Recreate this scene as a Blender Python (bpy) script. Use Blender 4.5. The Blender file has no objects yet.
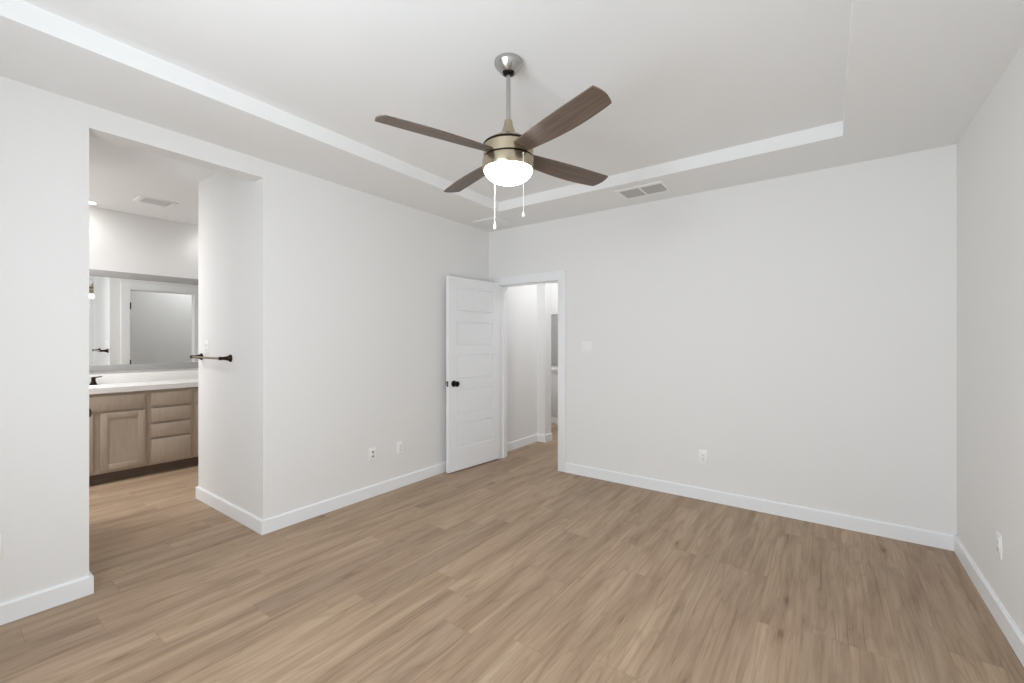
import bpy, bmesh, math
from mathutils import Vector, Matrix

C = bpy.context.scene.collection
PI = math.pi

# ------------------------------------------------------------------ camera, world, light, exposure
sc = bpy.context.scene
CAM_H = 1.372
cam = bpy.data.cameras.new('camera')
camo = bpy.data.objects.new('camera', cam)
C.objects.link(camo)
camo.location = (0, 0, CAM_H)
camo.rotation_euler = (math.radians(90), 0, math.radians(35.972))
cam.sensor_fit = 'HORIZONTAL'
cam.sensor_width = 36.0
cam.lens = 36.0 * 434.0 / 1024.0
cam.shift_y = -1.2 / 1024.0
cam.clip_start = 0.02
cam.clip_end = 100
sc.camera = camo

sc.view_settings.view_transform = 'Standard'
sc.view_settings.look = 'None'
sc.view_settings.gamma = 1.0
sc.view_settings.use_curve_mapping = False
sc.view_settings.exposure = 0.18
sc.cycles.use_denoising = True
sc.cycles.max_bounces = 16
sc.cycles.diffuse_bounces = 10
sc.cycles.glossy_bounces = 6
sc.cycles.sample_clamp_indirect = 6.0

world = bpy.data.worlds.new('sky')
sc.world = world
world.use_nodes = True
wn = world.node_tree
bg = wn.nodes['Background']
sky = wn.nodes.new('ShaderNodeTexSky')
sky.sky_type = 'HOSEK_WILKIE'
sky.turbidity = 3.0
sky.sun_direction = (0.3, 0.6, 0.75)
wn.links.new(sky.outputs[0], bg.inputs[0])
bg.inputs[1].default_value = 1.0


def area_light(name, loc, size, size_y, energy, color, rot):
    d = bpy.data.lights.new(name, 'AREA')
    d.shape = 'RECTANGLE'
    d.size = size
    d.size_y = size_y
    d.energy = energy
    d.color = color
    o = bpy.data.objects.new(name, d)
    o.location = loc
    o.rotation_euler = rot
    C.objects.link(o)
    return o


def spot_light(name, loc, energy, color, angle=130, radius=0.05):
    d = bpy.data.lights.new(name, 'SPOT')
    d.energy = energy
    d.color = color
    d.spot_size = math.radians(angle)
    d.spot_blend = 0.6
    d.shadow_soft_size = radius
    o = bpy.data.objects.new(name, d)
    o.location = loc
    C.objects.link(o)
    return o


DAY = (0.87, 0.935, 1.0)
WARM = (0.97, 0.975, 1.0)
# daylight of the two windows in the rear wall (behind the camera)
area_light('window_daylight', (-1.30, -0.585, 1.5), 0.60, 1.5, 33, DAY, (math.radians(90), 0, 0))
area_light('window_daylight', (-0.60, -0.585, 1.5), 0.60, 1.5, 27, DAY, (math.radians(90), 0, 0))

# unseen light panels added to brighten the bathroom and the hall, no fixtures modelled
area_light('bathroom_fill_light', (-5.10, -0.10, 2.72), 0.9, 0.9, 46, (0.97, 0.975, 1.0), (0, 0, 0))
area_light('hall_unseen_light', (-2.50, 4.85, 2.72), 0.5, 0.5, 8.5, (0.97, 0.975, 1.0), (0, 0, 0))
area_light('hall_unseen_light', (-3.75, 6.0, 2.72), 0.5, 0.5, 11, (0.97, 0.975, 1.0), (0, 0, 0))

# ------------------------------------------------------------------ measures of the place
XL, YF, XR, YR = -3.234, 3.99, 0.684, -0.60      # bedroom walls
S, T = 2.65, 2.744                             # soffit, tray / other ceilings
TOP = 2.90
BH, BT = 0.10, 0.016                           # baseboard

# ------------------------------------------------------------------ materials


def new_mat(name):
    m = bpy.data.materials.new(name)
    m.use_nodes = True
    nt = m.node_tree
    return m, nt, nt.nodes['Principled BSDF']


def srgb(r, g, b):
    f = lambda c: (c / 255 / 12.92) if c / 255 <= 0.04045 else ((c / 255 + 0.055) / 1.055) ** 2.4
    return (f(r), f(g), f(b), 1)


def plain(name, col, rough=0.5, metal=0.0, bump=0.0, bscale=200, var=0.0, spec=0.5):
    m, nt, b = new_mat(name)
    b.inputs['Base Color'].default_value = col
    b.inputs['Roughness'].default_value = rough
    b.inputs['Metallic'].default_value = metal
    b.inputs['Specular IOR Level'].default_value = spec
    tc = nt.nodes.new('ShaderNodeTexCoord')
    nz = nt.nodes.new('ShaderNodeTexNoise')
    nz.inputs['Scale'].default_value = bscale
    nz.inputs['Detail'].default_value = 3
    nt.links.new(tc.outputs['Object'], nz.inputs['Vector'])
    if bump:
        bp = nt.nodes.new('ShaderNodeBump')
        bp.inputs['Strength'].default_value = bump
        bp.inputs['Distance'].default_value = 0.002
        nt.links.new(nz.outputs['Fac'], bp.inputs['Height'])
        nt.links.new(bp.outputs['Normal'], b.inputs['Normal'])
    if var:
        mx = nt.nodes.new('ShaderNodeMix')
        mx.data_type = 'RGBA'
        mx.inputs[6].default_value = col
        mx.inputs[7].default_value = tuple(c * (1 - var) for c in col[:3]) + (1,)
        nt.links.new(nz.outputs['Fac'], mx.inputs[0])
        nt.links.new(mx.outputs[2], b.inputs['Base Color'])
    return m


def mth(nt, op, a, b=None, c=None):
    n = nt.nodes.new('ShaderNodeMath')
    n.operation = op
    for i, v in enumerate((a, b, c)):
        if v is None:
            continue
        if isinstance(v, (int, float)):
            n.inputs[i].default_value = v
        else:
            nt.links.new(v, n.inputs[i])
    return n.outputs[0]


def ramp(nt, fac, stops):
    n = nt.nodes.new('ShaderNodeValToRGB')
    cr = n.color_ramp
    while len(cr.elements) < len(stops):
        cr.elements.new(0.5)
    for e, (p, c) in zip(cr.elements, stops):
        e.position = p
        e.color = c
    nt.links.new(fac, n.inputs[0])
    return n.outputs[0]


def mixc(nt, mode, fac, a, b):
    n = nt.nodes.new('ShaderNodeMix')
    n.data_type = 'RGBA'
    n.blend_type = mode
    for i, v in ((0, fac), (6, a), (7, b)):
        if isinstance(v, (int, float)):
            n.inputs[i].default_value = v
        elif isinstance(v, tuple):
            n.inputs[i].default_value = v
        else:
            nt.links.new(v, n.inputs[i])
    return n.outputs[2]


def noise(nt, vec, scale, detail=4, rough=0.55, dist=0.0):
    n = nt.nodes.new('ShaderNodeTexNoise')
    n.inputs['Scale'].default_value = scale
    n.inputs['Detail'].default_value = detail
    n.inputs['Roughness'].default_value = rough
    n.inputs['Distortion'].default_value = dist
    nt.links.new(vec, n.inputs['Vector'])
    return n.outputs['Fac']


def comb(nt, x, y, z):
    n = nt.nodes.new('ShaderNodeCombineXYZ')
    for i, v in enumerate((x, y, z)):
        if isinstance(v, (int, float)):
            n.inputs[i].default_value = v
        else:
            nt.links.new(v, n.inputs[i])
    return n.outputs[0]


def white(nt, vec):
    n = nt.nodes.new('ShaderNodeTexWhiteNoise')
    n.noise_dimensions = '2D'
    nt.links.new(vec, n.inputs['Vector'])
    return n.outputs['Value']


def floor_material():
    m, nt, b = new_mat('oak_vinyl_planks')
    W, L = 0.178, 1.22
    tc = nt.nodes.new('ShaderNodeTexCoord')
    sp = nt.nodes.new('ShaderNodeSeparateXYZ')
    nt.links.new(tc.outputs['Object'], sp.inputs[0])
    x, y = sp.outputs[0], sp.outputs[1]
    u = mth(nt, 'DIVIDE', mth(nt, 'ADD', x, 20.035), W)
    row = mth(nt, 'FLOOR', u)
    ro = white(nt, comb(nt, row, 3.7, 0))
    v = mth(nt, 'DIVIDE', mth(nt, 'ADD', mth(nt, 'ADD', y, 20.0), mth(nt, 'MULTIPLY', ro, L)), L)
    idx = mth(nt, 'FLOOR', v)
    r1 = white(nt, comb(nt, row, idx, 0))
    r2 = white(nt, comb(nt, mth(nt, 'ADD', row, 57.3), mth(nt, 'ADD', idx, 11.1), 0))
    ox = mth(nt, 'ADD', x, mth(nt, 'MULTIPLY', r1, 37.0))
    oy = mth(nt, 'ADD', y, mth(nt, 'MULTIPLY', r2, 91.0))
    # broad soft figure, streaks, fine pores, knots: all stretched along the plank
    broad = noise(nt, comb(nt, mth(nt, 'MULTIPLY', ox, 12.0), mth(nt, 'MULTIPLY', oy, 1.1), r1), 1.0, 3, 0.5, 0.6)
    streak = noise(nt, comb(nt, mth(nt, 'MULTIPLY', ox, 40.0), mth(nt, 'MULTIPLY', oy, 1.3), r2), 1.0, 5, 0.6, 0.7)
    pores = noise(nt, comb(nt, mth(nt, 'MULTIPLY', ox, 120.0), mth(nt, 'MULTIPLY', oy, 2.6), r2), 1.0, 5, 0.72, 0.3)
    arch = noise(nt, comb(nt, mth(nt, 'MULTIPLY', ox, 7.0), mth(nt, 'MULTIPLY', oy, 0.9), r2), 1.0, 2, 0.4, 0.2)
    rings = mth(nt, 'FRACT', mth(nt, 'MULTIPLY', arch, 8.0))
    rings = mth(nt, 'ABSOLUTE', mth(nt, 'SUBTRACT', rings, 0.5))
    base = ramp(nt, broad, [(0.26, srgb(150, 126, 105)), (0.48, srgb(170, 146, 122)), (0.74, srgb(184, 161, 137))])
    tone = ramp(nt, r1, [(0.0, (0.87, 0.87, 0.88, 1)), (0.4, (0.98, 0.975, 0.97, 1)), (1.0, (1.05, 1.05, 1.04, 1))])
    col = mixc(nt, 'MULTIPLY', 1.0, base, tone)
    col = mixc(nt, 'MULTIPLY', 1.0, col, ramp(nt, streak, [(0.27, (0.82, 0.80, 0.785, 1)), (0.46, (0.98, 0.98, 0.98, 1)), (0.75, (1.04, 1.04, 1.04, 1))]))
    col = mixc(nt, 'MULTIPLY', 0.75, col, ramp(nt, pores, [(0.34, (0.64, 0.62, 0.60, 1)), (0.48, (0.97, 0.97, 0.97, 1)), (0.68, (1.06, 1.06, 1.06, 1))]))
    col = mixc(nt, 'MULTIPLY', 0.8, col, ramp(nt, rings, [(0.0, (0.84, 0.82, 0.80, 1)), (0.14, (1, 1, 1, 1))]))
    vo = nt.nodes.new('ShaderNodeTexVoronoi')
    vo.inputs['Scale'].default_value = 1.0
    vo.inputs['Randomness'].default_value = 1.0
    vc = nt.nodes.new('ShaderNodeSeparateColor')
    nt.links.new(vo.outputs['Color'], vc.inputs[0])
    wob = mth(nt, 'MULTIPLY', streak, 0.12)
    nt.links.new(comb(nt, mth(nt, 'ADD', mth(nt, 'MULTIPLY', ox, 5.0), wob), mth(nt, 'MULTIPLY', oy, 1.6), 0), vo.inputs['Vector'])
    col = mixc(nt, 'MULTIPLY', 1.0, col, ramp(nt, mth(nt, 'ADD', vo.outputs['Distance'], mth(nt, 'GREATER_THAN', vc.outputs[0], 0.75)), [(0.0, (0.42, 0.36, 0.31, 1)), (0.045, (0.60, 0.55, 0.50, 1)), (0.09, (0.86, 0.84, 0.82, 1)), (0.18, (1, 1, 1, 1))]))
    # joints
    fu = mth(nt, 'ABSOLUTE', mth(nt, 'SUBTRACT', mth(nt, 'FRACT', u), 0.5))
    fv = mth(nt, 'ABSOLUTE', mth(nt, 'SUBTRACT', mth(nt, 'FRACT', v), 0.5))
    gap = mth(nt, 'MAXIMUM', mth(nt, 'GREATER_THAN', fu, 0.5 - 0.0007 / W), mth(nt, 'GREATER_THAN', fv, 0.5 - 0.0009 / L))
    col = mixc(nt, 'MIX', mth(nt, 'MULTIPLY', gap, 0.45), col, srgb(92, 74, 58))
    nt.links.new(col, b.inputs['Base Color'])
    b.inputs['Roughness'].default_value = 0.5
    b.inputs['Specular IOR Level'].default_value = 0.35
    bp = nt.nodes.new('ShaderNodeBump')
    bp.inputs['Strength'].default_value = 0.12
    bp.inputs['Distance'].default_value = 0.001
    nt.links.new(mth(nt, 'SUBTRACT', pores, gap), bp.inputs['Height'])
    nt.links.new(bp.outputs['Normal'], b.inputs['Normal'])
    return m


def wood(name, dark, light, axis, across, along, rough=0.5, fine=0.85):
    """straight-grained wood, grain along one local axis"""
    m, nt, b = new_mat(name)
    tc = nt.nodes.new('ShaderNodeTexCoord')
    mp = nt.nodes.new('ShaderNodeMapping')
    s = [across] * 3
    s[axis] = along
    mp.inputs['Scale'].default_value = s
    nt.links.new(tc.outputs['Object'], mp.inputs['Vector'])
    f = noise(nt, mp.outputs['Vector'], 1.0, 6, 0.62, 0.6)
    col = ramp(nt, f, [(0.30, dark), (0.70, light)])
    mp2 = nt.nodes.new('ShaderNodeMapping')
    s2 = [across * 5] * 3
    s2[axis] = along * 3
    mp2.inputs['Scale'].default_value = s2
    nt.links.new(tc.outputs['Object'], mp2.inputs['Vector'])
    f2 = noise(nt, mp2.outputs['Vector'], 1.0, 3, 0.5)
    col = mixc(nt, 'MULTIPLY', 1.0, col, ramp(nt, f2, [(0.35, (fine, fine, fine, 1)), (0.6, (1, 1, 1, 1))]))
    nt.links.new(col, b.inputs['Base Color'])
    b.inputs['Roughness'].default_value = rough
    return m


def glow(name, col, strength):
    m, nt, b = new_mat(name)
    b.inputs['Base Color'].default_value = (0.9, 0.9, 0.88, 1)
    b.inputs['Roughness'].default_value = 0.35
    b.inputs['Emission Color'].default_value = col
    b.inputs['Emission Strength'].default_value = strength
    return m


M_WALL = plain('wall_paint', srgb(232, 232, 231), 0.65, bump=0.10, bscale=160, spec=0.25)
M_CEIL = plain('ceiling_paint', srgb(237, 238, 238), 0.75, bump=0.12, bscale=130, spec=0.2)
M_TRIM = plain('trim_paint', srgb(238, 240, 242), 0.38, bump=0.03, bscale=60, spec=0.4)
M_FLOOR = floor_material()
M_NICKEL = plain('brushed_nickel', srgb(182, 171, 149), 0.26, 1.0, bump=0.04, bscale=300)
M_STEEL = plain('satin_steel', srgb(184, 183, 180), 0.27, 1.0, bump=0.04, bscale=300)
M_BLACK = plain('black_metal', srgb(26, 24, 23), 0.38, 0.6)
M_BRONZE = plain('oil_rubbed_bronze', srgb(52, 41, 33), 0.36, 0.85, var=0.3, bscale=30)
M_BAR = plain('worn_bronze', srgb(140, 125, 104), 0.32, 0.9, var=0.2, bscale=30)
M_BLADE = wood('walnut_blade', srgb(74, 62, 53), srgb(118, 101, 89), 0, 55, 3.0, 0.42)
M_CAB = wood('driftwood_stain', srgb(168, 153, 137), srgb(180, 165, 149), 2, 75, 5.0, 0.5, 0.95)
M_KICK = wood('dark_toe_kick', srgb(92, 78, 66), srgb(110, 94, 80), 1, 26, 2.2, 0.6, 0.93)
M_COUNTER = plain('white_cultured_marble', srgb(236, 234, 231), 0.22, var=0.03, bscale=6)
M_MIRROR = plain('mirror_silver', (0.88, 0.89, 0.88, 1), 0.015, 1.0)
M_MFRAME = plain('grey_mirror_frame', srgb(164, 163, 161), 0.42, 0.0, var=0.05, bscale=40)
M_PLASTIC = plain('white_plastic', srgb(242, 242, 241), 0.35)
M_SLOT = plain('dark_slot', srgb(70, 68, 66), 0.6)
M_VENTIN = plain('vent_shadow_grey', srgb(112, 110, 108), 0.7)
M_WHITE = plain('white_cord', srgb(244, 243, 240), 0.4)
M_BOWL = glow('frosted_lit_glass', (1.0, 0.965, 0.93, 1), 20.0)
M_DISC = glow('lit_downlight_lens', (1.0, 0.96, 0.9, 1), 9.0)

# ------------------------------------------------------------------ mesh helpers


class MB:
    """collects shapes into one bmesh"""

    def __init__(self):
        self.bm = bmesh.new()

    def box(self, x0, x1, y0, y1, z0, z1, bevel=0.0, mat=None, seg=2):
        ps = [(x0, y0, z0), (x1, y0, z0), (x1, y1, z0), (x0, y1, z0), (x0, y0, z1), (x1, y0, z1), (x1, y1, z1), (x0, y1, z1)]
        vs = [self.bm.verts.new(mat @ Vector(p) if mat else p) for p in ps]
        fs = [self.bm.faces.new([vs[i] for i in f]) for f in ((0, 3, 2, 1), (4, 5, 6, 7), (0, 1, 5, 4), (1, 2, 6, 5), (2, 3, 7, 6), (3, 0, 4, 7))]
        if bevel:
            es = list({e for f in fs for e in f.edges})
            bmesh.ops.bevel(self.bm, geom=es, offset=bevel, segments=seg, affect='EDGES', profile=0.5)
        return self

    def lathe(self, prof, seg=32, mat=None, cap0=False, cap1=False, smooth=True):
        """prof: (r, z) rows turned about local z"""
        rings = []
        for r, z in prof:
            if r < 1e-6:
                p = Vector((0, 0, z))
                rings.append([self.bm.verts.new(mat @ p if mat else p)])
            else:
                rings.append([])
                for i in range(seg):
                    a = 2 * PI * i / seg
                    p = Vector((r * math.cos(a), r * math.sin(a), z))
                    rings[-1].append(self.bm.verts.new(mat @ p if mat else p))
        for A, B in zip(rings, rings[1:]):
            for i in range(seg):
                j = (i + 1) % seg
                if len(A) == 1 and len(B) == 1:
                    continue
                if len(A) == 1:
                    q = [A[0], B[j], B[i]]
                elif len(B) == 1:
                    q = [A[i], A[j], B[0]]
                else:
                    q = [A[i], A[j], B[j], B[i]]
                f = self.bm.faces.new(q)
                f.smooth = smooth
        if cap0 and len(rings[0]) > 1:
            self.bm.faces.new(rings[0][::-1])
        if cap1 and len(rings[-1]) > 1:
            self.bm.faces.new(rings[-1])
        return self

    def rod(self, a, b, r, r2=None, seg=12):
        a, b = Vector(a), Vector(b)
        d = b - a
        m = Matrix.Translation(a) @ d.to_track_quat('Z', 'Y').to_matrix().to_4x4()
        return self.lathe([(r, 0), (r if r2 is None else r2, d.length)], seg, m, True, True)

    def poly_prism(self, pts, z0, z1, mat=None):
        lo = [self.bm.verts.new(mat @ Vector((x, y, z0)) if mat else (x, y, z0)) for x, y in pts]
        hi = [self.bm.verts.new(mat @ Vector((x, y, z1)) if mat else (x, y, z1)) for x, y in pts]
        self.bm.faces.new(lo[::-1])
        self.bm.faces.new(hi)
        n = len(pts)
        for i in range(n):
            j = (i + 1) % n
            self.bm.faces.new([lo[i], lo[j], hi[j], hi[i]])
        return self

    def quad(self, *ps):
        self.bm.faces.new([self.bm.verts.new(p) for p in ps])
        return self

    def build(self, name, m, parent=None, loc=(0, 0, 0), rot=(0, 0, 0), sharp=True):
        bmesh.ops.recalc_face_normals(self.bm, faces=self.bm.faces[:])
        me = bpy.data.meshes.new(name)
        self.bm.to_mesh(me)
        self.bm.free()
        me.materials.append(m)
        if sharp:
            me.set_sharp_from_angle(angle=math.radians(35))
        o = bpy.data.objects.new(name, me)
        o.location = loc
        o.rotation_euler = rot
        C.objects.link(o)
        if parent:
            o.parent = parent
        return o


def tag(o, label=None, cat=None, group=None, kind=None):
    if label:
        o['label'] = label
    if cat:
        o['category'] = cat
    if group:
        o['group'] = group
    if kind:
        o['kind'] = kind
    return o


def empty(name, loc=(0, 0, 0), rot=(0, 0, 0)):
    o = bpy.data.objects.new(name, None)
    o.location = loc
    o.rotation_euler = rot
    o.empty_display_size = 0.1
    C.objects.link(o)
    return o


def struct(name, mb, m, label, cat, loc=(0, 0, 0)):
    return tag(mb.build(name, m, None, loc), label, cat, None, 'structure')


def copy_tree(o, parent=None):
    c = o.copy()
    C.objects.link(c)
    if parent:
        c.parent = parent
    for ch in list(o.children):
        copy_tree(ch, c)
    return c


def framed_panel_wall(mb, x0, x1, y0, y1, z0, z1):
    return mb.box(x0, x1, y0, y1, z0, z1)


# ------------------------------------------------------------------ the setting: floor, ceiling, walls
struct('floor', MB().box(-6.7, 0.9, -1.1, 7.1, -0.08, 0.0), M_FLOOR, 'light brown oak plank floor running toward the open door', 'floor')

c = MB()
TX0, TX1, TY0, TY1 = -2.63, 0.081, -0.03, 3.41           # the raised tray
c.box(-3.30, XR + 0.1, TY1, YF + 0.06, S, TOP)            # far soffit
c.box(-3.30, XR + 0.1, YR - 0.06, TY0, S, TOP)
c.box(-3.30, TX0, TY0, TY1, S, TOP)
c.box(TX1, XR + 0.1, TY0, TY1, S, TOP)
c.box(TX0, TX1, TY0, TY1, T, TOP)
struct('ceiling', c, M_CEIL, 'white tray ceiling with a raised centre and lower border', 'ceiling')
c = MB()
c.box(-6.6, -3.30, -1.1, 3.7, T, TOP)
struct('ceiling_bathroom', c, M_CEIL, 'flat white ceiling over the bathroom vanity', 'ceiling')
c = MB()
c.box(-6.6, 0.9, YF + 0.06, 7.1, T, TOP)
struct('ceiling_hall', c, M_CEIL, 'flat white ceiling of the hall beyond the door', 'ceiling')

OY0, OY1, OZ = 0.557, 1.454, 2.524                        # opening to the bathroom
w = MB()
w.box(XL - 0.13, XL, YR - 0.12, OY0, 0, TOP)
w.box(XL - 0.13, XL, OY0, OY1, OZ, TOP)
w.box(XL - 0.13, XL, OY1, YF + 0.01, 0, TOP)
struct('wall_left', w, M_WALL, 'white wall with the wide cased-free opening to the bathroom', 'wall')

DX0, DX1, DZ = -3.06, -2.29, 2.005                        # bedroom door opening
FT = 0.12
w = MB()
w.box(XL, DX0 - 0.012, YF, YF + FT, 0, TOP)
w.box(DX0 - 0.012, DX1 + 0.012, YF, YF + FT, DZ + 0.055, TOP)
w.box(DX1 + 0.012, XR + 0.12, YF, YF + FT, 0, TOP)
struct('wall_far', w, M_WALL, 'long blank white wall to the right of the open door', 'wall')
struct('wall_right', MB().box(XR, XR + 0.12, YR - 0.12, YF + 0.01, 0, TOP), M_WALL, 'white wall at the right edge of the photo', 'wall')
w = MB()
WX = [(-1.62, -0.98), (-0.92, -0.28)]
WZ0, WZ1 = 0.75, 2.25
w.box(XL - 0.13, XR + 0.12, YR - 0.12, YR, 0, WZ0)
w.box(XL - 0.13, XR + 0.12, YR - 0.12, YR, WZ1, TOP)
for a, b in ((XL - 0.13, WX[0][0]), (WX[0][1], WX[1][0]), (WX[1][1], XR + 0.12)):
    w.box(a, b, YR - 0.12, YR, WZ0, WZ1)
struct('wall_rear', w, M_WALL, 'white wall with two windows behind the camera', 'wall')

PW = 1.568                                                 # passage wall (towel bar) y 1.454..1.568
XE = -4.428                                                # its free end = face of the closet wall
w = MB()
w.box(XE, XL - 0.13, OY1, PW, 0, TOP)
struct('wall_passage_right', w, M_WALL, 'white return wall of the bathroom passage holding the towel bar', 'wall')
CY0, CY1, CZ = 1.652, 2.41, 2.075                           # closet doorway in the wall facing the vanity
w = MB()
w.box(XE, XE + 0.115, PW, CY0, 0, TOP)
w.box(XE, XE + 0.115, CY1, 3.7, 0, TOP)
w.box(XE, XE + 0.115, CY0, CY1, CZ, TOP)
struct('wall_closet', w, M_WALL, 'white wall with closet doorway, seen in the vanity mirror', 'wall')
w = MB()
w.box(-4.60, -4.28, OY0 - 0.12, OY0, 0, TOP)
w.box(-3.50, XL - 0.13, OY0 - 0.12, OY0, 0, TOP)
w.box(-4.28, -3.50, OY0 - 0.12, OY0, 2.03, TOP)
struct('wall_passage_left', w, M_WALL, 'white passage wall hidden behind the left jamb', 'wall')
w = MB()
w.box(-6.6, XL - 0.13, -1.1, -0.95, 0, TOP)
struct('wall_bathroom_near', w, M_WALL, 'white near wall of the bathroom', 'wall')
w = MB()
w.box(-6.6, XL - 0.13, 3.55, 3.7, 0, TOP)
struct('wall_bathroom_end', w, M_WALL, 'white end wall of the bathroom', 'wall')

# the vanity wall stands a hair off square: local X out of the wall, local Y along it
PIV = Vector((-6.10, 1.50, 0))
VROT = (0, 0, -math.radians(1.35))
VM = Matrix.Translation(PIV) @ Matrix.Rotation(VROT[2], 4, 'Z')


def vp(x, y, z=0.0):
    return VM @ Vector((x, y, z))


o = struct('wall_vanity', MB().box(-0.14, 0, -2.55, 2.15, 0, TOP), M_WALL, 'white bathroom wall above the vanity mirror', 'wall')
o.location = PIV
o.rotation_euler = VROT

# hall beyond the bedroom door
HX = -3.20
w = MB()
w.box(HX - 0.12, HX, YF + FT, 4.99, 0, TOP)
w.box(HX - 0.12, -3.072, 4.99, 5.15, 0, TOP)
struct('wall_hall_left', w, M_WALL, 'white hall wall ending in a short projecting stub', 'wall')
struct('wall_hall_right', MB().box(-2.05, -1.93, YF + FT, 6.7, 0, TOP), M_WALL, 'white hall wall hidden behind the far wall', 'wall')
struct('wall_hall_end', MB().box(-6.2, -1.93, 6.70, 6.82, 0, TOP), M_WALL, 'white wall above the counter at the hall end', 'wall')
w = MB()
w.box(-6.2, -5.05, 5.03, 5.15, 0, TOP)
w.box(-4.30, HX - 0.12, 5.03, 5.15, 0, TOP)
w.box(-5.05, -4.30, 5.03, 5.15, 2.03, TOP)
struct('wall_hall_return', w, M_WALL, 'white return wall round the corner of the hall', 'wall')
struct('wall_hall_side', MB().box(-6.32, -6.2, 5.03, 6.82, 0, TOP), M_WALL, 'white side wall at the far left of the hall', 'wall')


def base_strip(mb, a, b, n):
    """baseboard from a to b (floor points on the wall face); n = unit direction into the room"""
    (ax, ay), (bx, by) = a, b
    nx, ny = n
    d = Vector((bx - ax, by - ay, 0))
    L = d.length
    d.normalize()
    m = Matrix((d.to_tuple() + (0,), (nx, ny, 0, 0), (0, 0, 1, 0), (0, 0, 0, 1))).transposed()
    m = Matrix.Translation((ax, ay, 0)) @ m
    prof = [(0, 0), (BT, 0), (BT, BH - 0.008), (BT - 0.006, BH), (0, BH)]
    lo = [mb.bm.verts.new(m @ Vector((0, p, q))) for p, q in prof]
    hi = [mb.bm.verts.new(m @ Vector((L, p, q))) for p, q in prof]
    mb.bm.faces.new(lo)
    mb.bm.faces.new(hi[::-1])
    for i in range(len(prof)):
        j = (i + 1) % len(prof)
        mb.bm.faces.new([lo[i], hi[i], hi[j], lo[j]])


b = MB()
base_strip(b, (XL, YR), (XL, OY0), (1, 0))
base_strip(b, (XL + BT, OY0), (XL - 0.13, OY0), (0, 1))
struct('baseboard_left', b, M_TRIM, 'white baseboard on the wall piece left of the bathroom opening', 'baseboard')
b = MB()
base_strip(b, (XL, OY1), (XL, YF), (1, 0))
base_strip(b, (XE - BT, OY1), (XL + BT, OY1), (0, -1))
base_strip(b, (XE, OY1), (XE, CY0 - 0.09), (-1, 0))
struct('baseboard_passage', b, M_TRIM, 'white baseboard wrapping the wall corner under the towel bar', 'baseboard')
b = MB()
base_strip(b, (DX1 + 0.09, YF), (XR, YF), (0, -1))
struct('baseboard_far', b, M_TRIM, 'white baseboard along the long blank far wall', 'baseboard')
b = MB()
base_strip(b, (XR, YR), (XR, YF), (-1, 0))
struct('baseboard_right', b, M_TRIM, 'white baseboard along the wall at the right edge', 'baseboard')
b = MB()
base_strip(b, (XL, YR), (XR, YR), (0, 1))
struct('baseboard_rear', b, M_TRIM, 'white baseboard behind the camera', 'baseboard')
b = MB()
base_strip(b, (HX, YF + FT), (HX, 4.99 - BT), (1, 0))
base_strip(b, (HX, 4.99), (-3.072 + BT, 4.99), (0, -1))
base_strip(b, (-3.072, 4.99), (-3.072, 5.15), (1, 0))
struct('baseboard_hall', b, M_TRIM, 'white baseboard of the hall seen through the open door', 'baseboard')

# ------------------------------------------------------------------ door casing, jambs
t = MB()
CW = 0.09
for side in (0, 1):
    x0, x1 = (DX0 - CW, DX0) if side == 0 else (DX1, DX1 + CW)
    for y0, y1 in ((YF - 0.016, YF), (YF + FT, YF + FT + 0.016)):
        t.box(x0, x1, y0, y1, 0, DZ, 0.002)
for y0, y1 in ((YF - 0.016, YF), (YF + FT, YF + FT + 0.016)):
    t.box(DX0 - CW, DX1 + CW, y0, y1, DZ, DZ + CW + 0.006, 0.002)
t.box(DX0 - 0.012, DX0, YF - 0.004, YF + FT + 0.004, 0, DZ)
t.box(DX1, DX1 + 0.012, YF - 0.004, YF + FT + 0.004, 0, DZ)
t.box(DX0 - 0.012, DX1 + 0.012, YF - 0.004, YF + FT + 0.004, DZ, DZ + 0.055)
t.box(DX0, DX0 + 0.011, YF + 0.045, YF + 0.08, 0, DZ)      # stops
t.box(DX1 - 0.011, DX1, YF + 0.045, YF + 0.08, 0, DZ)
t.box(DX0, DX1, YF + 0.045, YF + 0.08, DZ - 0.011, DZ)
struct('trim_1', t, M_TRIM, 'white casing and jamb round the open bedroom doorway', 'trim')
t = MB()
for x0, x1 in ((-0.016, 0), (0.115, 0.131)):
    t.box(XE + x0, XE + x1, CY0 - CW + 0.006, CY0 + 0.006, 0, CZ)
    t.box(XE + x0, XE + x1, CY1 - 0.006, CY1 + CW - 0.006, 0, CZ)
    t.box(XE + x0, XE + x1, CY0 - CW + 0.006, CY1 + CW - 0.006, CZ, CZ + CW)
t.box(XE - 0.002, XE + 0.117, CY0, CY0 + 0.012, 0, CZ)
t.box(XE - 0.002, XE + 0.117, CY1 - 0.012, CY1, 0, CZ)
t.box(XE - 0.002, XE + 0.117, CY0, CY1, CZ - 0.012, CZ)
tr = struct('trim_2', t, M_TRIM, 'white casing of the closet doorway seen in the vanity mirror', 'trim')
for z in (1.845, 1.06, 0.25):
    h = MB()
    h.box(XE - 0.006, XE + 0.034, CY0 + 0.012, CY0 + 0.0145, z - 0.045, z + 0.045)
    h.rod((XE - 0.008, CY0 + 0.016, z - 0.046), (XE - 0.008, CY0 + 0.016, z + 0.046), 0.007, seg=8)
    h.build('hinge', M_BLACK, tr)['label'] = 'black hinge'


# ------------------------------------------------------------------ doors
PANELS = [(0.235, 0.495), (0.592, 0.850), (0.949, 1.205), (1.305, 1.557), (1.660, 1.912)]


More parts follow.
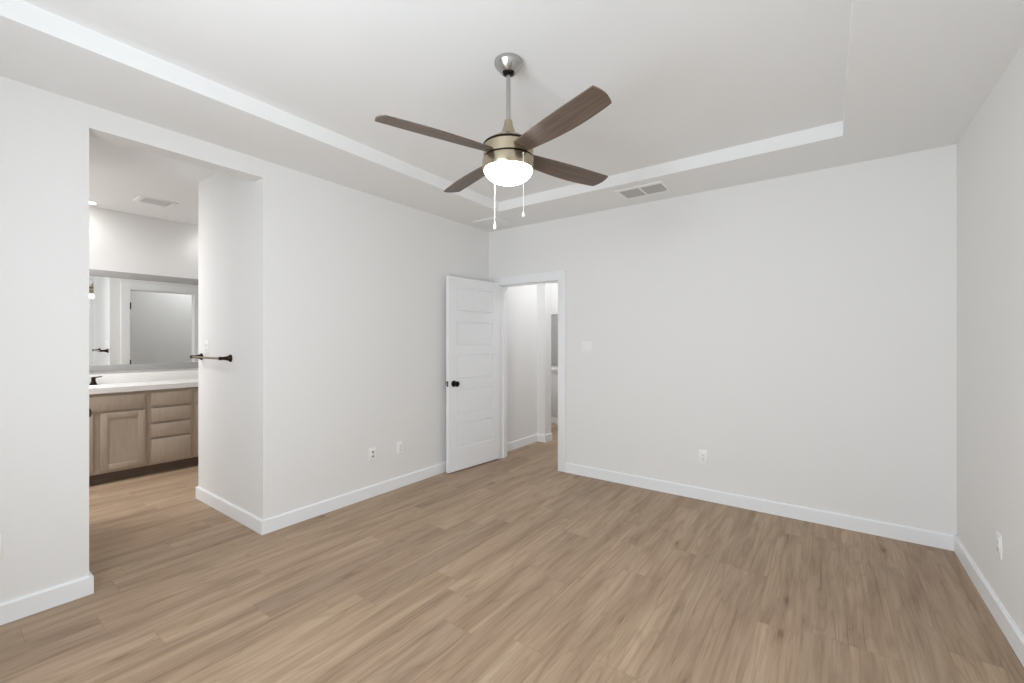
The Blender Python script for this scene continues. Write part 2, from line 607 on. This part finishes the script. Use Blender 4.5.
def door_leaf(width, height, thick, s0=0.115, panels=PANELS):
    """five-panel leaf, local X from the hinge, thickness along +/-Y about 0, z up"""
    mb = MB()
    s1 = width - s0
    for sg in (1, -1):
        y = sg * thick / 2
        Q = lambda x, d, z: (x, y - sg * d, z)
        mb.quad(Q(0, 0, 0), Q(s0, 0, 0), Q(s0, 0, height), Q(0, 0, height))
        mb.quad(Q(s1, 0, 0), Q(width, 0, 0), Q(width, 0, height), Q(s1, 0, height))
        zs = [0.0] + [q for p in panels for q in p] + [height]
        for i in range(0, len(zs), 2):
            mb.quad(Q(s0, 0, zs[i]), Q(s1, 0, zs[i]), Q(s1, 0, zs[i + 1]), Q(s0, 0, zs[i + 1]))
        for z0, z1 in panels:
            loops = []
            for ins, d in ((0, 0), (0.003, 0.012), (0.011, 0.012), (0.016, 0.001)):
                loops.append([mb.bm.verts.new(Q(*p)) for p in ((s0 + ins, d, z0 + ins), (s1 - ins, d, z0 + ins), (s1 - ins, d, z1 - ins), (s0 + ins, d, z1 - ins))])
            for A, B in zip(loops, loops[1:]):
                for i in range(4):
                    j = (i + 1) % 4
                    mb.bm.faces.new([A[i], A[j], B[j], B[i]])
            mb.bm.faces.new(loops[-1])
    h = thick / 2
    mb.quad((0, -h, 0), (0, h, 0), (0, h, height), (0, -h, height))
    mb.quad((width, -h, 0), (width, h, 0), (width, h, height), (width, -h, height))
    mb.quad((0, -h, 0), (width, -h, 0), (width, h, 0), (0, h, 0))
    mb.quad((0, -h, height), (width, -h, height), (width, h, height), (0, h, height))
    bmesh.ops.remove_doubles(mb.bm, verts=mb.bm.verts[:], dist=1e-5)
    return mb


def knob_mb(x, z, face, sg):
    """round door knob on rosette, axis along local Y"""
    mb = MB()
    m = Matrix.Translation((x, sg * face, z)) @ Matrix.Rotation(-sg * PI / 2, 4, 'X')
    mb.lathe([(0.0, 0.0), (0.033, 0.0), (0.033, 0.005), (0.029, 0.009), (0.013, 0.011), (0.011, 0.030), (0.016, 0.036),
              (0.026, 0.042), (0.029, 0.051), (0.027, 0.060), (0.018, 0.066), (0.0, 0.068)], 24, m)
    return mb


LEAF_W = 0.768
d = empty('door_1', (DX0 + 0.003, YF - 0.013, 0.012), (0, 0, math.radians(-95.6)))
tag(d, 'white five-panel door standing open against the left wall', 'door', None, 'structure')
TH = 0.038
# leaf's room-side face (the one the camera sees) is local y = 0
leaf = door_leaf(LEAF_W, 2.02, TH).build('leaf', M_TRIM, d, (0, -TH / 2 - 0.0, 0))
kn = knob_mb(0.700, 0.911, TH / 2, 1)
k1 = kn.build('knob', M_BLACK, d, (0, -TH / 2, 0))
k1['label'] = 'round black knob'
k2 = knob_mb(0.700, 0.911, TH / 2, -1).build('knob', M_BLACK, d, (0, -TH / 2, 0))
k2['label'] = 'round black knob'
pl = MB().box(LEAF_W - 0.0005, LEAF_W + 0.0015, -TH / 2 - 0.012, -TH / 2 + 0.012, 0.911 - 0.028, 0.911 + 0.028, 0.0005)
lp = pl.build('latch_plate', M_BLACK, d)
lp['label'] = 'black latch plate in the door edge'
lb = MB().box(LEAF_W + 0.001, LEAF_W + 0.010, -TH / 2 - 0.007, -TH / 2 + 0.007, 0.911 - 0.009, 0.911 + 0.009, 0.002)
lb.build('latch_bolt', M_STEEL, lp)
for z in (0.19, 1.0, 1.81):
    h = MB()
    h.rod((0.0, -TH - 0.006, z - 0.045), (0.0, -TH - 0.006, z + 0.045), 0.0065, seg=10)
    h.box(-0.002, 0.0, -TH - 0.004, -0.008, z - 0.045, z + 0.045)
    h.build('hinge', M_STEEL, d)

# closed door in the passage wall, only its knob passes the jamb
d = empty('door_2', (-3.508, OY0 - 0.018, 0.012), (0, 0, PI))
tag(d, 'white passage door with a black knob showing past the left jamb', 'door', None, 'structure')
door_leaf(0.76, 2.015, 0.036).build('leaf', M_TRIM, d)
k = knob_mb(0.062, 0.927, 0.018, -1).build('knob', M_BLACK, d)
k['label'] = 'round black knob'

# door round the hall corner, seen only in the hall mirror
d = empty('door_3', (-4.305, 5.125, 0.012), (0, 0, PI))
tag(d, 'white door round the hall corner', 'door', None, 'structure')
door_leaf(0.74, 2.015, 0.036).build('leaf', M_TRIM, d)
for z in (0.3, 1.0, 1.75):
    h = MB()
    h.box(0.72, 0.746, -0.024, -0.018, z - 0.05, z + 0.05)
    h.build('hinge', M_BLACK, d)['label'] = 'black hinge'

# windows behind the camera
for n, (a, bb) in enumerate(WX):
    e = empty('window_%d' % (n + 1), ((a + bb) / 2, YR - 0.06, WZ0))
    tag(e, 'white framed window behind the camera', 'window', None, 'structure')
    hw, hh = (bb - a) / 2, WZ1 - WZ0
    f = MB()
    f.box(-hw, hw, -0.03, 0.03, 0, 0.05).box(-hw, hw, -0.03, 0.03, hh - 0.05, hh)
    f.box(-hw, -hw + 0.05, -0.03, 0.03, 0.05, hh - 0.05).box(hw - 0.05, hw, -0.03, 0.03, 0.05, hh - 0.05)
    f.box(-hw + 0.05, hw - 0.05, -0.025, 0.025, hh / 2 - 0.02, hh / 2 + 0.02)
    f.build('frame', M_TRIM, e)
    gm, nt, pb = new_mat('window_glass')
    pb.inputs['Transmission Weight'].default_value = 1.0
    pb.inputs['Roughness'].default_value = 0.0
    pb.inputs['IOR'].default_value = 1.45
    MB().box(-hw + 0.05, hw - 0.05, -0.003, 0.003, 0.05, hh - 0.05).build('pane', gm, e)


# ------------------------------------------------------------------ ceiling fan
FX, FY = -1.268, 1.717
fan = empty('ceiling_fan', (FX, FY, T))
tag(fan, 'brushed nickel ceiling fan with four walnut blades and lit glass bowl', 'ceiling fan')
Z = lambda z: 1.372 + 1.017 * (z - 1.372) - T
MB().lathe([(0.0, 0), (0.066, 0), (0.0685, -0.003), (0.0685, -0.016), (0.065, -0.024), (0.038, -0.056), (0.033, -0.060), (0.028, -0.058)], 40).build('canopy', M_STEEL, fan)
MB().lathe([(0.0, -0.040), (0.018, -0.046), (0.027, -0.056), (0.025, -0.064), (0.012, -0.071), (0.0, -0.072)], 24).build('hanger_ball', M_BLACK, fan)['label'] = 'black hanger ball in the canopy mouth'
MB().lathe([(0.0100, -0.06), (0.0100, Z(2.42))], 20).build('downrod', M_STEEL, fan)
MB().lathe([(0.0, Z(2.435)), (0.0175, Z(2.435)), (0.019, Z(2.43)), (0.023, Z(2.408)), (0.036, Z(2.372)), (0.045, Z(2.352)), (0.0, Z(2.350))], 32).build('coupling_cover', M_NICKEL, fan)
MB().lathe([(0.0, Z(2.368)), (0.040, Z(2.366)), (0.075, Z(2.348)), (0.1030, Z(2.330)), (0.1195, Z(2.315)), (0.1226, Z(2.309))], 48).lathe(
    [(0.1226, Z(2.309)), (0.1226, Z(2.252)), (0.1154, Z(2.250)), (0.0, Z(2.250))], 48).build('motor_housing', M_NICKEL, fan)
MB().lathe([(0.1221, Z(2.316)), (0.1251, Z(2.313)), (0.1251, Z(2.307)), (0.1221, Z(2.304))], 48).build('trim_ring', M_BRONZE, fan)['label'] = 'thin dark ring at the top of the housing'
MB().lathe([(0.1133, Z(2.2505)), (0.1210, Z(2.250)), (0.1210, Z(2.246)), (0.1133, Z(2.2455))], 48).build('slot_ring', M_BRONZE, fan)['label'] = 'thin dark gap ring between housing and light kit'
MB().lathe([(0.0, Z(2.246)), (0.1195, Z(2.246)), (0.1257, Z(2.242)), (0.1282, Z(2.232)), (0.1282, Z(2.196)), (0.1257, Z(2.190)), (0.1195, Z(2.190)), (0.1174, Z(2.200)), (0.0, Z(2.200))], 48).build('light_kit', M_NICKEL, fan)
prof = []
for i in range(13):
    a = i / 12 * PI / 2
    prof.append((0.1185 * math.cos(a) ** 0.85 if i < 12 else 0.0, Z(2.197) - 0.066 * math.sin(a)))
MB().lathe(prof, 48).build('glass_bowl', M_BOWL, fan)['label'] = 'lit frosted glass bowl'

# blade: local X outward; width along local Y (+Y = counterclockwise side, raised by the pitch)
bl = MB()
N = 22
top, bot = [], []
R0, R1 = 0.085, 0.632


def blade_edges(r):
    t_ = (r - R0) / (R1 - R0)
    cw = -0.044 - 0.008 * math.sin(min(1, t_ * 1.1) * PI * 0.75)
    ccw = 0.030 + 0.042 * math.sin(min(1.0, (t_ * 0.86 + 0.05)) * PI * 0.80)
    return cw, ccw


rows = []
for i in range(N + 1):
    r = R0 + (R1 - R0) * i / N
    cw, ccw = blade_edges(r)
    row = []
    for k in range(7):
        q = k / 6
        yy = cw + (ccw - cw) * q
        rr = r
        if i == N:
            rr = r + 0.014 * math.sin(q * PI) + (0.010 * (q - 0.5)) * -1
        row.append((rr, yy))
    rows.append(row)
vt = [[bl.bm.verts.new((x, y, 0.003)) for x, y in row] for row in rows]
vb = [[bl.bm.verts.new((x, y, -0.003)) for x, y in row] for row in rows]
for i in range(N):
    for k in range(6):
        bl.bm.faces.new([vt[i][k], vt[i + 1][k], vt[i + 1][k + 1], vt[i][k + 1]])
        bl.bm.faces.new([vb[i][k], vb[i][k + 1], vb[i + 1][k + 1], vb[i + 1][k]])
    for k, s in ((0, 1), (6, -1)):
        q = [vt[i][k], vb[i][k], vb[i + 1][k], vt[i + 1][k]]
        bl.bm.faces.new(q if s > 0 else q[::-1])
for k in range(6):
    bl.bm.faces.new([vt[0][k], vt[0][k + 1], vb[0][k + 1], vb[0][k]])
    bl.bm.faces.new([vt[N][k], vb[N][k], vb[N][k + 1], vt[N][k + 1]])
blade = bl.build('blade', M_BLADE, fan)
iron = MB()
iron.box(0.07, 0.17, -0.018, 0.018, 0.003, 0.007, 0.001)
iron = iron.build('blade_bracket', M_BLACK, blade)
BAZ = -20.7
for i in range(4):
    o = blade if i == 0 else copy_tree(blade, fan)
    o.location = (0, 0, Z(2.270))
    o.rotation_mode = 'XYZ'
    m = Matrix.Rotation(math.radians(BAZ + 90 * i), 4, 'Z') @ Matrix.Rotation(math.radians(-12), 4, 'X')
    o.rotation_euler = m.to_euler()


def chain(px, py, z0, z1, bob):
    m = MB()
    n = 9
    m.rod((px, py, z0), (px, py, z1), 0.0013, seg=6)
    m.lathe([(0.0, 0.004), (0.005, 0.0), (0.0, -0.004)], 10, Matrix.Translation((px, py, z0)))
    ch = m.build('pull_chain', M_WHITE, fan)
    m = MB()
    m.lathe([(0.0, bob), (0.003, bob), (0.005, bob * 0.7), (0.0072, bob * 0.55), (0.0078, 0.004), (0.0065, 0.0), (0.0, 0.0)], 14, Matrix.Translation((px, py, z1 - bob)))
    kb = m.build('pull_knob', M_WHITE, ch)
    return ch


chain(-0.123, 0.047, Z(2.20), Z(1.972), 0.036)
chain(0.1225, -0.048, Z(2.232), Z(1.962), 0.024)

# ------------------------------------------------------------------ ceiling registers


def register(name, loc, sx, sy, label, lattice=False, cells=2, rot=0.0):
    """flat ceiling grille; local z = 0 is the ceiling, body hangs below"""
    e = empty(name, loc, (0, 0, rot))
    tag(e, label, 'air vent')
    f = MB()
    bx, by = (0.046, 0.020) if lattice else (0.024, 0.040)
    hx, hy = sx / 2, sy / 2
    d0, d1 = -0.010, 0.0
    f.box(-hx, hx, -hy, -hy + by, d0, d1, 0.003)
    f.box(-hx, hx, hy - by, hy, d0, d1, 0.003)
    f.box(-hx, -hx + bx, -hy + by, hy - by, d0, d1, 0.003)
    f.box(hx - bx, hx, -hy + by, hy - by, d0, d1, 0.003)
    for c_ in range(1, cells):
        x = -hx + bx + (sx - 2 * bx) * c_ / cells
        f.box(x - 0.010, x + 0.010, -hy + by, hy - by, d0, d1, 0.002)
    f.build('frame', M_PLASTIC, e)
    MB().box(-hx + bx, hx - bx, -hy + by, hy - by, -0.0015, 0).build('backing', M_SLOT if lattice else M_VENTIN, e)  # dark sheet stands in for the shade inside the vent
    cw = (sx - 2 * bx) / cells
    for c_ in range(cells):
        g = MB()
        x0, x1 = -hx + bx + cw * c_ + 0.005, -hx + bx + cw * (c_ + 1) - 0.005
        n = 7 if lattice else 9
        for i in range(n):
            y = -hy + by + (sy - 2 * by) * (i + 0.5) / n
            if lattice:
                g.box(x0, x1, y - 0.0035, y + 0.0035, -0.0042, -0.0022)
            else:
                mm = Matrix.Translation((0, y, -0.006)) @ Matrix.Rotation(math.radians(-40), 4, 'X')
                g.box(x0, x1, -0.0095, 0.0095, -0.0006, 0.0006, mat=mm)
        if lattice:
            for i in range(12):
                x = x0 + (x1 - x0) * (i + 0.5) / 12
                g.box(x - 0.003, x + 0.003, -hy + by, hy - by, -0.0040, -0.0022)
        g.build('louvers', M_PLASTIC if lattice else plain('grey_louver', srgb(190, 189, 187), 0.5), e)
    return e


register('ceiling_vent', (-1.268, 3.645, S), 0.40, 0.27, 'white two-cell air vent in the bedroom ceiling border near the far wall')
register('ceiling_vent', (-5.37, 1.405, T), 0.30, 0.235, 'small white lattice vent in the bathroom ceiling above the vanity', True, 1, PI / 2)
e = MB()
e.box(-0.16, 0.16, -0.16, 0.16, -0.011, 0, 0.002)
e = e.build('access_panel', M_CEIL, None, (-2.93, 3.685, S))
tag(e, 'small flush white access panel in the ceiling corner above the open door', 'access panel')


def downlight(loc, label):
    e = empty('recessed_downlight', loc)
    tag(e, label, 'ceiling light', 'recessed downlights in the bathroom ceiling')
    MB().lathe([(0.062, -0.004), (0.068, -0.006), (0.084, -0.005), (0.088, 0.0)], 32).build('trim_ring', M_PLASTIC, e)
    MB().lathe([(0.0, -0.003), (0.063, -0.003)], 32).build('lens', M_DISC, e)['label'] = 'lit white lens'


for (x, y), en, lab in (((-5.935, 1.01), 3.2, 'lit round downlight above the mirror beside the left jamb of the bathroom opening'),
                        ((-5.90, 2.10), 5, 'lit round downlight in the bathroom ceiling behind the towel bar wall')):
    downlight((x, y, T), lab)
    spot_light('downlight_beam', (x, y, T - 0.03), en, WARM, 150, 0.15)
spot_light('closet_fill_light', (-3.85, 2.7, T - 0.05), 22, WARM, 165, 0.08)  # unseen light added to brighten the dark closet interior

# ------------------------------------------------------------------ bathroom vanity


def vobj(name, label, cat, group=None):
    e = empty(name, PIV, VROT)
    return tag(e, label, cat, group)


FRX = 0.545                                                # cabinet front plane (local)
CABZ0, CABZ1 = 0.105, 0.868


def cab_body(e, y0, y1, rails):
    b = MB()
    b.box(0.004, FRX - 0.02, y0, y0 + 0.016, CABZ0, CABZ1)
    b.box(0.004, FRX - 0.02, y1 - 0.016, y1, CABZ0, CABZ1)
    b.box(0.004, FRX - 0.02, y0, y1, CABZ0, CABZ0 + 0.016)
    b.box(0.004, 0.014, y0, y1, CABZ0, CABZ1)
    b.build('carcass', M_CAB, e)
    f = MB()
    st = 0.046
    f.box(FRX - 0.02, FRX, y0, y0 + st, CABZ0, CABZ1, 0.0008)
    f.box(FRX - 0.02, FRX, y1 - st, y1, CABZ0, CABZ1, 0.0008)
    for z0, z1 in rails:
        f.box(FRX - 0.02, FRX, y0 + st, y1 - st, z0, z1, 0.0008)
    f.build('face_frame', M_CAB, e)
    MB().box(0.004, FRX - 0.075, y0, y1, 0.0, CABZ0).build('toe_kick', M_KICK, e)['label'] = 'dark recessed toe kick'


def slab(e, name, y0, y1, z0, z1):
    MB().box(FRX + 0.001, FRX + 0.020, y0, y1, z0, z1, 0.003).build(name, M_CAB, e)


def shaker(e, name, y0, y1, z0, z1):
    r = 0.056
    f = MB()
    x0, x1 = FRX + 0.001, FRX + 0.020
    f.box(x0, x1, y0, y0 + r, z0, z1, 0.0015)
    f.box(x0, x1, y1 - r, y1, z0, z1, 0.0015)
    f.box(x0, x1, y0 + r, y1 - r, z0, z0 + r, 0.0015)
    f.box(x0, x1, y0 + r, y1 - r, z1 - r, z1, 0.0015)
    p = f.build(name, M_CAB, e)
    MB().box(x0, x0 + 0.011, y0 + r - 0.002, y1 - r + 0.002, z0 + r - 0.002, z1 - r + 0.002).build('panel', M_CAB, p)


# world y -> local y is y - 1.5
G = 'vanity base cabinets under the white counter'
e = vobj('vanity_cabinet', 'taupe wood sink cabinet with a shaker door left of the drawer stack', 'cabinet', G)
y0, y1 = -0.93, -0.098
cab_body(e, y0, y1, ((CABZ0, 0.145), (0.665, 0.705), (0.835, CABZ1)))
slab(e, 'false_front', y0 + 0.035, -0.124, 0.700, 0.842)
shaker(e, 'door', -0.455, -0.122, 0.130, 0.676)
shaker(e, 'door', y0 + 0.035, -0.505, 0.130, 0.676)
MB().box(FRX - 0.02, FRX, -0.505, -0.455, 0.145, 0.665).build('mullion', M_CAB, e)
e = vobj('drawer_cabinet', 'taupe wood cabinet with a stack of four plain drawers', 'cabinet', G)
y0, y1 = -0.096, 0.286
cab_body(e, y0, y1, ((CABZ0, 0.140), (0.355, 0.390), (0.512, 0.545), (0.672, 0.708), (0.835, CABZ1)))
for z0, z1 in ((0.130, 0.362), (0.385, 0.518), (0.540, 0.678), (0.702, 0.840)):
    slab(e, 'drawer', -0.076, 0.258, z0, z1)
e = vobj('vanity_cabinet', 'taupe wood cabinet right of the drawers, partly hidden by the towel bar wall', 'cabinet', G)
y0, y1 = 0.288, 0.95
cab_body(e, y0, y1, ((CABZ0, 0.145), (0.665, 0.705), (0.835, CABZ1)))
slab(e, 'false_front', 0.314, 0.915, 0.692, 0.836)
shaker(e, 'door', 0.314, 0.60, 0.130, 0.672)
shaker(e, 'door', 0.625, 0.915, 0.130, 0.672)

# counter with moulded oval basins and a backsplash
ct = MB()
CT0, CT1 = 0.870, 0.920
X0, X1, Y0, Y1 = 0.003, 0.578, -0.95, 0.97
e = vobj('vanity_counter', 'long white counter on the taupe bathroom cabinets', 'counter')


def counter_part(mb, y0, y1, basin):
    cx, cy = 0.30, basin
    n = 48
    rx, ry = 0.165, 0.215
    ell, rect = [], []
    for i in range(n):
        a = 2 * PI * i / n
        ca, sa = math.cos(a), math.sin(a)
        ell.append((cx + rx * ca, cy + ry * sa))
        tx = (X1 - cx) / ca if ca > 1e-9 else ((X0 - cx) / ca if ca < -1e-9 else 1e9)
        ty = (y1 - cy) / sa if sa > 1e-9 else ((y0 - cy) / sa if sa < -1e-9 else 1e9)
        t_ = min(tx, ty)
        rect.append((cx + ca * t_, cy + sa * t_))
    # snap the nearest ray to each corner so that the outline keeps its corners
    for qx, qy in ((X0, y0), (X0, y1), (X1, y0), (X1, y1)):
        i = min(range(n), key=lambda k_: (rect[k_][0] - qx) ** 2 + (rect[k_][1] - qy) ** 2)
        rect[i] = (qx, qy)
    R_ = [mb.bm.verts.new((x, y, CT1)) for x, y in rect]
    Rb = [mb.bm.verts.new((x, y, CT0)) for x, y in rect]
    rings = [[mb.bm.verts.new((x, y, CT1)) for x, y in ell]]
    for s, z in ((0.96, -0.012), (0.85, -0.06), (0.6, -0.11), (0.25, -0.135)):
        rings.append([mb.bm.verts.new((cx + (x - cx) * s, cy + (y - cy) * s, CT1 + z)) for x, y in ell])
    for i in range(n):
        j = (i + 1) % n
        mb.bm.faces.new([R_[i], R_[j], rings[0][j], rings[0][i]])
        mb.bm.faces.new([Rb[i], Rb[j], R_[j], R_[i]])
        for A, B in zip(rings, rings[1:]):
            mb.bm.faces.new([A[i], A[j], B[j], B[i]])
    mb.bm.faces.new(rings[-1])
    outer = []
    for s, z in ((1.06, CT0), (1.03, CT1 - 0.07), (0.68, CT1 - 0.125), (0.28, CT1 - 0.150)):
        outer.append([mb.bm.verts.new((cx + (x - cx) * s, cy + (y - cy) * s, z)) for x, y in ell])
    for i in range(n):
        j = (i + 1) % n
        mb.bm.faces.new([Rb[j], Rb[i], outer[0][i], outer[0][j]])
        for A, B in zip(outer, outer[1:]):
            mb.bm.faces.new([A[j], A[i], B[i], B[j]])
    mb.bm.faces.new(outer[-1][::-1])


counter_part(ct, Y0, 0.02, -0.545)
counter_part(ct, 0.02, Y1, 0.60)
ct.build('top', M_COUNTER, e)
o = MB().box(0.003, 0.022, Y0, Y1, CT1, 1.020, 0.003).build('backsplash', M_COUNTER, None, PIV, VROT)
tag(o, 'low white backsplash strip under the vanity mirror', 'backsplash')

# widespread faucet: two lever handles and a spout
e = empty('faucet', vp(0.095, -0.532, CT1), VROT)
tag(e, 'dark bronze faucet on the white counter beside the left jamb', 'faucet')
lev = MB()
lev.lathe([(0.0, 0.0), (0.030, 0.0), (0.030, 0.007), (0.024, 0.018), (0.017, 0.040), (0.016, 0.056), (0.018, 0.064), (0.016, 0.078), (0.0, 0.082)], 24)
lev.rod((0, -0.004, 0.072), (0.004, 0.064, 0.082), 0.0070, 0.0048, 12)
ha = lev.build('handle', M_BRONZE, e, (0, 0.102, 0))
hb = ha.copy()
C.objects.link(hb)
hb.parent = e
hb.location = (0, -0.102, 0)
hb.rotation_euler = (0, 0, PI)
s = MB()
s.lathe([(0.0, 0.0), (0.028, 0.0), (0.028, 0.006), (0.019, 0.018), (0.015, 0.060), (0.015, 0.095)], 24)
pts = [Vector((0.12 * (1 - math.cos(a)) * 0.55, 0, 0.095 + 0.062 * math.sin(a))) for a in [i / 8 * PI * 0.86 for i in range(9)]]
for a, bq in zip(pts, pts[1:]):
    s.rod(a, bq, 0.012, 0.0115, 12)
s.build('spout', M_BRONZE, e)

# mirror
e = vobj('vanity_mirror', 'wide grey-framed mirror on the bathroom wall above the counter', 'mirror')
MY0, MY1, MZ0, MZ1, FW = -0.98, 0.98, 1.045, 2.100, 0.068
MB().box(0.002, 0.010, MY0 + 0.03, MY1 - 0.03, MZ0 + 0.03, MZ1 - 0.03).build('glass', M_MIRROR, e)
f = MB()
f.box(0.002, 0.018, MY0, MY1, MZ0, MZ0 + FW, 0.002)
f.box(0.002, 0.018, MY0, MY1, MZ1 - FW, MZ1, 0.002)
f.box(0.002, 0.018, MY0, MY0 + FW, MZ0 + FW, MZ1 - FW, 0.002)
f.box(0.002, 0.018, MY1 - FW, MY1, MZ0 + FW, MZ1 - FW, 0.002)
f.build('frame', M_MFRAME, e)

# towel bar on the passage wall
e = empty('towel_bar', (-4.06, OY1, 1.232))
tag(e, 'dark bronze towel bar with flared posts on the passage wall', 'towel bar')
TBL = 0.290
for sx in (-1, 1):
    m = MB()
    mm = Matrix.Translation((sx * TBL, 0, 0)) @ Matrix.Rotation(PI / 2, 4, 'X')
    m.lathe([(0.0, 0.0), (0.029, 0.0), (0.030, 0.005), (0.026, 0.010), (0.020, 0.018), (0.015, 0.036), (0.012, 0.056), (0.013, 0.060),
             (0.014, 0.066), (0.014, 0.080), (0.011, 0.084), (0.0, 0.085)], 24, mm)
    m.build('post', M_BRONZE, e)
MB().rod((-TBL, -0.072, 0), (TBL, -0.072, 0), 0.0085, seg=16).build('bar', M_BAR, e)['label'] = 'lighter brushed bar between the dark posts'


# ------------------------------------------------------------------ wall plates: local X across, Y out of the wall is -Y, Z up


def wall_plate(name, loc, rotz, label, cat, kind, width=0.072, height=0.116, group=None):
    e = empty(name, loc, (0, 0, rotz))
    tag(e, label, cat, group)
    hw, hh = width / 2, height / 2
    MB().box(-hw, hw, -0.0055, 0, -hh, hh, 0.0022).build('plate', M_PLASTIC, e)
    if kind == 'duplex':
        for dz in (-0.0195, 0.0195):
            r = MB().box(-0.0165, 0.0165, -0.0075, -0.005, dz - 0.014, dz + 0.014, 0.004).build('socket', M_PLASTIC, e)
            q = MB()
            q.box(-0.0075, -0.0055, -0.0080, -0.007, dz - 0.004, dz + 0.006)
            q.box(0.0055, 0.0075, -0.0080, -0.007, dz - 0.004, dz + 0.006)
            q.lathe([(0.0026, 0), (0.0026, 0.001), (0, 0.001)], 10, Matrix.Translation((0, -0.007, dz - 0.009)) @ Matrix.Rotation(PI / 2, 4, 'X'))
            q.build('slots', M_SLOT, r)
    elif kind == 'decora':
        r = MB().box(-0.0165, 0.0165, -0.0075, -0.005, -0.033, 0.033, 0.002).build('socket', M_PLASTIC, e)
        q = MB()
        for dz in (-0.018, 0.018):
            q.box(-0.0075, -0.0055, -0.0080, -0.007, dz - 0.004, dz + 0.006)
            q.box(0.0055, 0.0075, -0.0080, -0.007, dz - 0.004, dz + 0.006)
            q.lathe([(0.0026, 0), (0.0026, 0.001), (0, 0.001)], 10, Matrix.Translation((0, -0.007, dz - 0.009)) @ Matrix.Rotation(PI / 2, 4, 'X'))
        q.build('slots', M_SLOT, r)
    elif kind == 'jacks':
        for dz in (-0.019, 0.019):
            m = Matrix.Translation((0, -0.005, dz)) @ Matrix.Rotation(PI / 2, 4, 'X')
            MB().lathe([(0.0075, 0), (0.0075, 0.004), (0.005, 0.005), (0.0045, 0.010), (0.0, 0.010)], 14, m).build('jack', M_VENTIN, e)['label'] = 'small dark round jack'
    elif kind == 'rockers':
        n = 2
        for i in range(n):
            cx = (i - (n - 1) / 2) * 0.046
            rk = MB()
            ps = [(-0.005, -0.033), (-0.010, -0.031), (-0.0070, 0.0), (-0.0095, 0.031), (-0.005, 0.033)]
            A = [rk.bm.verts.new((cx - 0.0162, y, z)) for y, z in ps]
            B = [rk.bm.verts.new((cx + 0.0162, y, z)) for y, z in ps]
            rk.bm.faces.new(A)
            rk.bm.faces.new(B[::-1])
            for k_ in range(5):
                j_ = (k_ + 1) % 5
                rk.bm.faces.new([A[k_], B[k_], B[j_], A[j_]])
            rk.build('rocker', M_PLASTIC, e)
    for dz in (-hh + 0.010, hh - 0.010):
        MB().lathe([(0.0026, 0), (0.0022, 0.0009), (0, 0.001)], 10, Matrix.Translation((0, -0.0055, dz)) @ Matrix.Rotation(PI / 2, 4, 'X')).build('screw', M_PLASTIC, e)
    return e


LW, FWL, RW = PI / 2, 0.0, -PI / 2
GO = 'white wall plates low on the bedroom walls'
wall_plate('wall_outlet', (XL, 0.215, 0.38), LW, 'white outlet plate cut by the left edge of the photo', 'outlet', 'duplex', group=GO)
wall_plate('jack_plate', (XL, 2.366, 0.372), LW, 'white plate with two small dark jacks, on the left wall farther from the door', 'wall plate', 'jacks', group=GO)
wall_plate('wall_outlet', (XL, 2.669, 0.370), LW, 'white outlet on the left wall, nearer the open door', 'outlet', 'decora', group=GO)
wall_plate('wall_outlet', (-0.862, YF, 0.370), FWL, 'white outlet low on the long far wall', 'outlet', 'decora', group=GO)
wall_plate('wall_outlet', (XR, 3.117, 0.369), RW, 'white outlet on the wall at the right edge', 'outlet', 'decora', group=GO)
wall_plate('light_switch', (-1.96, YF, 1.305), FWL, 'white double rocker light switch beside the door casing', 'light switch', 'rockers', 0.116)
wall_plate('wall_outlet', (-4.235, OY1, 1.312), FWL, 'white outlet on the passage wall above the towel bar', 'outlet', 'duplex')

# ------------------------------------------------------------------ counter and mirror at the hall end
e = empty('hall_vanity', (-4.1, 6.70, 0))
tag(e, 'pale cabinet under a white counter at the end of the hall', 'cabinet')
b = MB()
b.box(-0.9, 0.9, -0.53, -0.003, 0.09, 0.85, 0.002)
b.build('carcass', M_TRIM, e)
MB().box(-0.9, 0.9, -0.54, -0.003, 0.0, 0.10, 0.003).build('plinth', M_TRIM, e)
MB().box(-0.92, 0.92, -0.56, -0.003, 0.85, 0.905, 0.004).build('top', M_COUNTER, e)
for i in range(4):
    x = -0.88 + i * 0.44
    f = MB()
    f.box(x + 0.01, x + 0.43, -0.546, -0.53, 0.13, 0.80, 0.003)
    f.build('door', M_TRIM, e)
e = empty('hall_mirror', (-4.1, 6.70, 1.38))
tag(e, 'mirror with a thin dark edge above the counter at the hall end', 'mirror')
MB().box(-0.36, 0.36, -0.008, -0.002, -0.44, 0.44).build('glass', M_MIRROR, e)
f = MB()
f.box(-0.375, -0.36, -0.014, -0.002, -0.455, 0.455).box(0.36, 0.375, -0.014, -0.002, -0.455, 0.455)
f.box(-0.36, 0.36, -0.014, -0.002, -0.455, -0.44).box(-0.36, 0.36, -0.014, -0.002, 0.44, 0.455)
f.build('frame', M_MFRAME, e)
